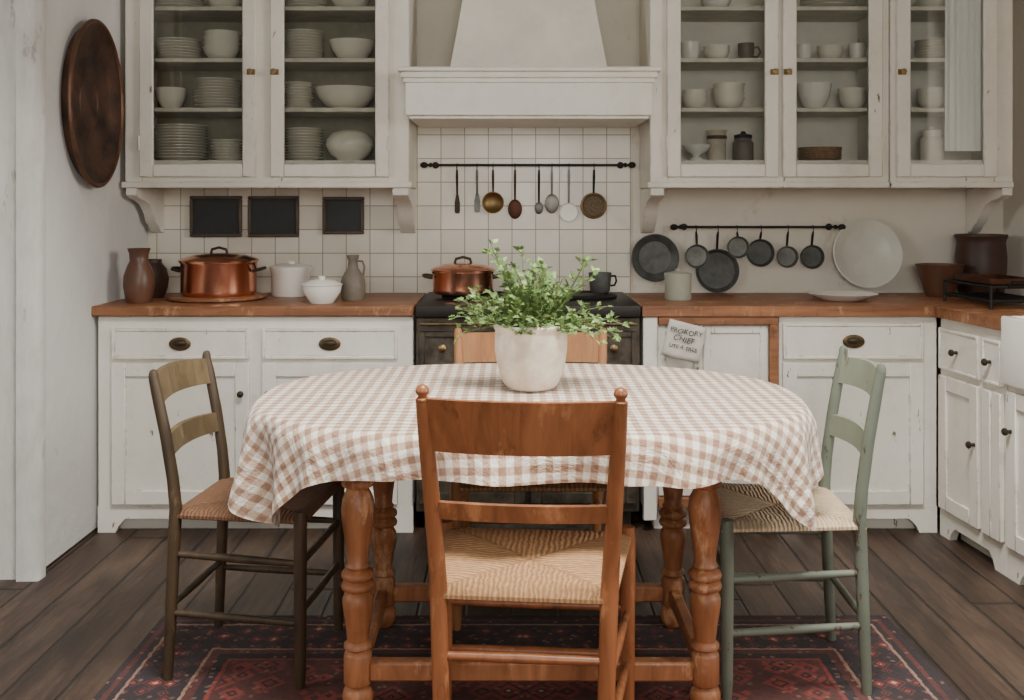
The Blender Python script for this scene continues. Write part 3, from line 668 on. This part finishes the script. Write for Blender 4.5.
# sign
t=thing('hanging_sign','tilted white paper sign with lettering hung beside the range','sign',(X(684,3.94),3.937,Z(341,3.94)))
t.rotation_euler=(0,math.radians(14),0)
b=NBM(); n=8; A=[]
for j in range(n+1):
    A.append([b.verts.new((-.076+.152*k/n,-.004*math.sin(k*.8+j*.5)-.003,-.072+.144*j/n)) for k in range(n+1)])
for p,q in zip(A,A[1:]):
    for k in range(n): b.faces.new([p[k],p[k+1],q[k+1],q[k]])
sh=obj('sheet',b,'sign',t,sharp=180); sh.modifiers.new('s','SOLIDIFY').thickness=.002
def text(s,size,parent,loc,rz=0,m='ink'):
    cu=bpy.data.curves.new('txt','FONT'); cu.body=s; cu.size=size; cu.align_x='CENTER'; cu.align_y='CENTER'; cu.extrude=.0004; cu.shear=.06; cu.offset=.0003
    o=bpy.data.objects.new('tmp',cu); COL.objects.link(o)
    dg=bpy.context.evaluated_depsgraph_get(); me=bpy.data.meshes.new_from_object(o.evaluated_get(dg)); bpy.data.objects.remove(o)
    rg=random.Random(len(s))
    ph=rg.uniform(0,6)
    for v in me.vertices: v.co.y+=.0024*math.sin(v.co.x*130+ph); v.co.x+=.0011*math.sin(v.co.y*160+v.co.x*60)
    me.materials.clear(); me.materials.append(M[m]); r=bpy.data.objects.new('lettering',me); COL.objects.link(r); r.parent=parent; r.location=loc; r.rotation_euler=(PI/2,rz,0); return r
text('PROKORY',.028,t,(-.002,-.0095,.036),-.05); text('CHIEF',.032,t,(-.004,-.0095,.006),.04); text('LITE A TILLS',.021,t,(0,-.0095,-.026),-.02)
b=NBM(); tube(b,[(-.05,.002,.07),(0,.004,.095),(.05,.002,.07)],.0015,6); obj('string',b,'ink',t)
# ------------------------------------------------------------------ table
TX,TY,TA,TB,TZ=.05,2.87,.757,.545,.76
SE=2/2.35
def se(th,a,bb):
    cc,ss=math.cos(th),math.sin(th)
    return Vector((a*math.copysign(abs(cc)**SE,cc),bb*math.copysign(abs(ss)**SE,ss)))
t=thing('dining_table','oval wooden dining table with turned legs under the checked cloth','table',(TX,TY,ZR))
b=NBM(); prism(b,[tuple(se(2*PI*k/80,TA-.012,TB-.012)) for k in range(80)],TZ-.006-ZR-.03,TZ-.006-ZR); obj('tabletop',b,'tablew',t)
lx,ly0,ly1=.446,2.57-TY,3.08-TY
b=NBM(); az0,az1=.625,TZ-.037-ZR
box(b,-lx,lx,ly0-.012,ly0+.012,az0,az1); box(b,-lx,lx,ly1-.012,ly1+.012,az0,az1); box(b,-lx-.012,-lx+.012,ly0,ly1,az0,az1); box(b,lx-.012,lx+.012,ly0,ly1,az0,az1); obj('apron',b,'tablew',t)
prof=[(0,0),(.026,0),(.036,.015),(.040,.035),(.036,.052),(.026,.060),(.034,.066),(.036,.07),(.036,.14),(.034,.145),(.026,.152),(.036,.160),(.036,.168),(.027,.176),(.032,.22),(.039,.265),(.040,.285),(.033,.298),(.027,.303),(.041,.310),(.043,.317),(.041,.324),(.028,.331),(.041,.338),(.043,.345),(.041,.352),(.028,.360),(.033,.368),(.027,.376),(.030,.41),(.040,.475),(.0435,.510),(.040,.540),(.031,.560),(.027,.566),(.041,.574),(.043,.582),(.041,.590),(.030,.597),(.036,.603),(.036,.61),(0,.61)]
for sx in (-1,1):
    for yy in (ly0,ly1):
        b=NBM(); lathe(b,prof,28,Matrix.Translation((sx*lx,yy,0))); box(b,sx*lx-.041,sx*lx+.041,yy-.041,yy+.041,.605,az1+.001,.004); obj('leg',b,'tablew',t,sharp=50)
for q in ((-lx,lx,ly0-.02,ly0+.02),(-lx,lx,ly1-.02,ly1+.02)):
    b=NBM(); box(b,q[0]+.03,q[1]-.03,q[2],q[3],.075,.125,.006); obj('stretcher',b,'tablew',t)
for sx in (-1,1):
    b=NBM(); box(b,sx*lx-.018,sx*lx+.018,ly0+.03,ly1-.03,.08,.12,.006); obj('stretcher',b,'tablew',t)
# tablecloth
b=NBM(); uvl=b.loops.layers.uv.new('UVMap'); NT=400; NH=18; NR=28
def drop(th):
    def g(c0,w): 
        dd=(th-c0+PI)%(2*PI)-PI; return math.exp(-(dd/w)**2)
    s=.116+.009*math.sin(th*5+.7)
    for c0,h_,w_ in ((math.radians(-149),.168,.23),(math.radians(-31),.172,.22),(math.radians(148),.12,.3),(math.radians(33),.12,.3),(PI,.06,.4),(0,.06,.4)): s+=h_*g(c0,w_)
    return s
def fold(th): return .45*math.sin(th*15+.6+.9*math.sin(th*3))+.4*math.sin(th*23+2.+.8*math.sin(th*5))+.45*math.sin(th*11+1.1)+.12*math.sin(th*41)
rows=[]; uvs={}
cen=b.verts.new((0,0,0)); uvs[cen]=(0,0)
for j in range(1,NR+1):
    f=j/NR; row=[]
    for k in range(NT):
        p=se(2*PI*k/NT,TA,TB)*f; z=(.0018*math.sin(p.x*9+1)*math.sin(p.y*11)+.0012*math.sin(p.x*31+p.y*17)+.001*math.sin(p.y*43-p.x*13))*(1-f**6)
        v=b.verts.new((p.x,p.y,z)); uvs[v]=(p.x,p.y); row.append(v)
    rows.append(row)
for j in range(1,NH+1):
    row=[]
    for k in range(NT):
        th=2*PI*k/NT; p=se(th,TA,TB); e=1e-3
        tg=se(th+e,TA,TB)-se(th-e,TA,TB); nn=Vector((tg.y,-tg.x)).normalized()
        s=drop(th)*(j/NH)**1.15
        rr=.016; fo=fold(th)*.032*min(1.6,(s/.15))**1.05
        o=rr*(1-math.exp(-s/rr))+.045*s+fo+.011*min(1,s/.05)
        z=-(s-rr*(1-math.exp(-s/rr))*.6)
        q=p+nn*o; v=b.verts.new((q.x,q.y,z)); w=p+nn*s; uvs[v]=(w.x,w.y); row.append(v)
    rows.append(row)
for k in range(NT): b.faces.new([cen,rows[0][k],rows[0][(k+1)%NT]])
for p,q in zip(rows,rows[1:]):
    for k in range(NT): b.faces.new([p[k],q[k],q[(k+1)%NT],p[(k+1)%NT]])
for f in b.faces:
    for l in f.loops: l[uvl].uv=uvs[l.vert]
cl=tag(obj('tablecloth',b,'gingham',None,(TX,TY,TZ),sharp=180),'tan and white gingham tablecloth draped over the oval table','tablecloth')
# ------------------------------------------------------------------ chairs
def rush_seat(wb,wf,dep,hs,th=.036):
    b=NBM(); uvl=b.loops.layers.uv.new('UVMap'); n=22; uv={}; T=[];B=[]
    for j in range(n+1):
        v=-1+2*j/n; rt=[];rb=[]
        for i in range(n+1):
            u=-1+2*i/n; w=wb+(wf-wb)*(v+1)/2; m=max(abs(u),abs(v))
            x=u*w; y=v*dep/2
            z=hs-.016*m**10-.010*(1-m)
            z-=.004*math.exp(-((abs(u)-abs(v))/.06)**2)
            q=b.verts.new((x,y,z)); uv[q]=(u,v); rt.append(q)
            z2_=hs-th+.012*m**10; q=b.verts.new((x,y,z2_)); uv[q]=(u,v); rb.append(q)
        T.append(rt);B.append(rb)
    for j in range(n):
        for i in range(n):
            b.faces.new([T[j][i],T[j][i+1],T[j+1][i+1],T[j+1][i]]); b.faces.new([B[j][i],B[j+1][i],B[j+1][i+1],B[j][i+1]])
    for i in range(n):
        b.faces.new([T[0][i],B[0][i],B[0][i+1],T[0][i+1]]); b.faces.new([T[n][i],T[n][i+1],B[n][i+1],B[n][i]])
        b.faces.new([T[i][0],T[i+1][0],B[i+1][0],B[i][0]]); b.faces.new([T[i][n],B[i][n],B[i+1][n],T[i+1][n]])
    for f in b.faces:
        for l in f.loops: l[uvl].uv=uv[l.vert]
    return b
def chair(label,loc,rz,m,rush,wt=.205,wb=.178,wf=.225,dep=.40,hs=.455,ht=.905,lean=.075,slats=((.78,.90,.03,0.),(.555,.60,.02,0)),pr=.019,fin=True,wfoot=.17,
          rungs_f=(.16,.28),rungs_s=(.14,.27),rungs_b=(.2,),ms=None):
    t=thing('dining_chair',label,'chair',loc,rz,'dining chairs around the table')
    obj('seat',rush_seat(wb+.012,wf+.012,dep+.03,hs),rush,t)
    def post(z):
        if z<=hs:
            f=z/hs; return wfoot+(wb-wfoot)*f, -dep/2-.02*(1-f)
        f=(z-hs)/(ht-hs); return wb+(wt-wb)*f, -dep/2-lean*f**1.4
    for s in (-1,1):
        b=NBM(); zs=[0,.1,.25,hs-.05,hs,hs+.08,hs+.2,hs+.32,ht-.02]
        pts=[(s*post(z)[0],post(z)[1],z) for z in zs]; rd=[pr*.8,pr*.92,pr,pr*1.05,pr*1.05,pr,pr*.97,pr*.93,pr*.80]
        tube(b,pts,rd,14)
        x_,y_=post(ht-.02)
        if fin: lathe(b,[(0,0),(pr*.8,0),(pr*.82,.004),(pr*.52,.008),(pr*.54,.011),(pr*.78,.017),(pr*.80,.022),(pr*.6,.030),(pr*.2,.0345),(0,.035)],14,Matrix.Translation((s*x_,y_,ht-.022)))
        else: lathe(b,[(pr*.80,0),(pr*.78,.012),(pr*.56,.022),(0,.026)],14,Matrix.Translation((s*x_,y_,ht-.021)))
        obj('leg',b,m,t)
        b=NBM(); tube(b,[(s*wf,dep/2,0),(s*wf,dep/2,.05),(s*wf,dep/2,.3),(s*wf,dep/2,hs-.03),(s*wf,dep/2,hs+.006)],[pr*.75,pr*.95,pr*1.05,pr*1.1,pr*.95],14); obj('leg',b,m,t)
    for z0,z1_,bow,arch in slats:
        b=NBM(); n=14; th=.008; g=[]
        for i in range(n+1):
            u=-1+2*i/n; col=[]
            for z in (z0+arch*.6*(1-u*u),(z0+z1_)/2+arch*.8*(1-u*u),z1_+arch*(1-u*u)):
                w,y=post(z); yy=y-bow*(1-u*u); col.append((u*w,yy,z))
            g.append([b.verts.new((p[0],p[1]-th,p[2])) for p in col]+[b.verts.new((p[0],p[1]+th,p[2])) for p in col[::-1]])
        for p,q in zip(g,g[1:]):
            for k in range(6): b.faces.new([p[k],p[(k+1)%6],q[(k+1)%6],q[k]])
        b.faces.new(g[0]); b.faces.new(g[-1][::-1]); obj('back_slat',b,ms or m,t,sharp=50)
    def rung(a,bb):
        a=Vector(a);bb=Vector(bb); b=NBM(); tube(b,[a,a.lerp(bb,.5),bb],[.009,.0115,.009],10); obj('stretcher',b,m,t)
    for z in rungs_f: rung((-wf,dep/2,z),(wf,dep/2,z))
    for z in rungs_b: w,y=post(z); rung((-w,y,z),(w,y,z))
    for z in rungs_s:
        w,y=post(z+.01)
        for s in (-1,1): rung((s*wf,dep/2,z),(s*w,y,z+.01))
    return t
chair('orange-brown wooden chair with golden rush seat, nearest, its back to the viewer',(.042,2.335,ZR),math.radians(-5),'orange','rush_gold',wt=.206,wb=.183,wf=.232,dep=.41,hs=.478,ht=.908,slats=((.778,.892,.028,0.),(.628,.665,.018,0.)),pr=.0185,wfoot=.168,rungs_b=(.20,.33))
chair('worn olive-brown wooden chair with brown rush seat at left end of table',(-.725,2.885,ZR),math.radians(-96),'darkwood','rush_brown',wt=.178,wb=.170,wf=.185,dep=.355,hs=.465,ht=.84,lean=.065,slats=((.745,.82,.03,.012),(.60,.655,.028,.008)),pr=.0165,fin=False,wfoot=.175,rungs_s=(.17,.33),rungs_f=(.2,.33),ms='oliverail')
chair('grey-green painted chair with pale rush seat at right end of table',(.748,2.82,ZR),math.radians(90-2),'sage','rush_pale',wt=.168,wb=.168,wf=.205,dep=.355,hs=.462,ht=.87,lean=.06,slats=((.765,.84,.03,.012),(.61,.67,.028,.008)),pr=.0165,fin=False,wfoot=.165,rungs_s=(.17,.31),rungs_f=(.2,.33),ms='sagerail')
chair('light tan wooden chair tucked in on far side of table',(.065,3.25,.0065),math.radians(180),'tan','rush_gold',wt=.255,wb=.235,wf=.235,dep=.40,hs=.45,ht=.86,lean=.06,slats=((.745,.845,.02,0.),(.58,.63,.018,0)),pr=.018,fin=False,wfoot=.22)
# ------------------------------------------------------------------ plant
PX,PY=X(531,2.93),2.93
t=thing('potted_herb','leafy green herb in round cream stone pot on table centre','plant',(PX,PY,TZ+.0045))
b=NBM(); K=1.04
lathe(b,[(r_*K,z_*K) for r_,z_ in [(0,0),(.060,0),(.068,.004),(.079,.018),(.089,.042),(.097,.075),(.1015,.105),(.1025,.135),(.1015,.155),(.101,.162),(.105,.170),(.106,.177),(.103,.182),(.097,.181),(.093,.172),(.094,.15),(.085,.14),(0,.14)]],44); obj('pot',b,'potw',t)
b=NBM(); lathe(b,[(0,.160),(.06,.158),(.0965,.155),(.09,.14),(0,.14)],28); obj('soil',b,'soil',t)
bs=NBM(); bl=NBM()
LEAF=[(0,0),(.12,.16),(.46,.22),(.26,.40),(.50,.62),(.22,.64),(.16,.86),(0,1.05),(-.16,.86),(-.22,.64),(-.50,.62),(-.26,.40),(-.46,.22),(-.12,.16)]
def leaf(p,dirv,size,rng):
    if p.z<.175 and math.hypot(p.x,p.y)<.13: return
    d=dirv.normalized(); up=Vector((rng.uniform(-.5,.5),rng.uniform(-.9,.3),1)).normalized()
    s=d.cross(up); 
    if s.length<1e-3: s=Vector((1,0,0))
    s.normalize(); n=s.cross(d)
    cv=bl.verts.new(p+d*size*.45+n*(-.10*size)); vs=[bl.verts.new(p+s*(a*size)+d*(bb*size)+n*(abs(a)*.3*size-.15*size*bb*bb)) for a,bb in LEAF]
    for k in range(len(vs)): bl.faces.new([cv,vs[k],vs[(k+1)%len(vs)]])
rng=random.Random(11)
specs=[]
for i in range(80):
    a=rng.uniform(0,2*PI); sp=rng.random()**.75; specs.append((a,sp*1.1,rng.uniform(.10,.185)*(1.12-.2*sp),.05))
specs+=[(PI*.95,.22,.28,.04),(PI*1.1,.16,.26,.04),(PI*.8,.35,.23,.05),(.1,.55,.23,.05),(.0,.8,.23,.06),(PI,.95,.205,.07),(PI*1.04,1.05,.2,.08),(-.1,.95,.235,.10),(.15,1.0,.235,.11),(-.35,.9,.225,.12),(-.7,.9,.19,.13),(PI*1.5,.2,.21,.05),(-.3,.4,.24,.05),(PI*.5,.25,.24,.05),(.05,.45,.26,.05)]
for a,ti,Ln,dr in specs:
    r0=rng.uniform(0,.06); p=Vector((r0*math.cos(a),r0*math.sin(a),.155)); 
    d=Vector((math.sin(ti)*math.cos(a),math.sin(ti)*math.sin(a),math.cos(ti))); pts=[p.copy()]; n=8
    for k in range(n):
        d=(d+Vector((rng.uniform(-.13,.13),rng.uniform(-.13,.13),-dr*(.3+ti)))).normalized(); p=p+d*Ln/n; pts.append(p.copy())
        if k>=2:
            for q in range(3):
                if rng.random()<.16: continue
                sd=Vector((rng.uniform(-1,1),rng.uniform(-1,1),rng.uniform(-.25,.7))); dd=(d*.5+sd).normalized(); st=rng.uniform(.006,.02)
                pe=p+dd*st
                if pe.z>.178: tube(bs,[p,pe],.0009,4)
                leaf(pe,dd,rng.uniform(.013,.026),rng)
    leaf(p,d,rng.uniform(.017,.026),rng)
    tube(bs,pts,[.0019]*4+[.0014]*(len(pts)-4),5)
obj('stems',bs,'stem',t); obj('foliage',bl,'leaf',t,sharp=60)
# ------------------------------------------------------------------ light, camera
def area(name,loc,tgt,sx,sy,e,col):
    l=bpy.data.lights.new(name,'AREA'); l.shape='RECTANGLE'; l.size=sx; l.size_y=sy; l.energy=e; l.color=col
    o=bpy.data.objects.new(name,l); COL.objects.link(o); o.location=loc; o.rotation_euler=(Vector(tgt)-Vector(loc)).to_track_quat('-Z','Y').to_euler()
area('overhead_fill',(.4,1.6,3.8),(.1,3.0,.8),1.5,.9,285,(1.,.99,.965))  # added lamp overhead to brighten the tabletop, no real opening there
area('window_light',(-4.0,1.2,2.2),(.2,3.4,1.4),1.5,1.3,58,(1.,.985,.95))
area('window_light',(4.3,1.0,2.2),(.0,3.5,1.4),1.5,1.3,125,(1.,.98,.94))
area('front_fill',(.2,-1.7,1.9),(.1,4.4,1.9),1.8,1.2,88,(1.,.98,.94))  # added fill lamp behind the camera, reaches into the cabinet interiors
w=bpy.data.worlds.new('World'); S.world=w; w.use_nodes=True
w.node_tree.nodes['Background'].inputs[0].default_value=(1.,.99,.97,1); w.node_tree.nodes['Background'].inputs[1].default_value=.09
cam=bpy.data.cameras.new('Camera'); co=bpy.data.objects.new('Camera',cam); COL.objects.link(co)
co.location=(0,0,H); co.rotation_euler=(PI/2,0,0); cam.sensor_width=36; cam.lens=1000/1024*36; cam.shift_y=-145/1024; cam.clip_start=.05
S.camera=co
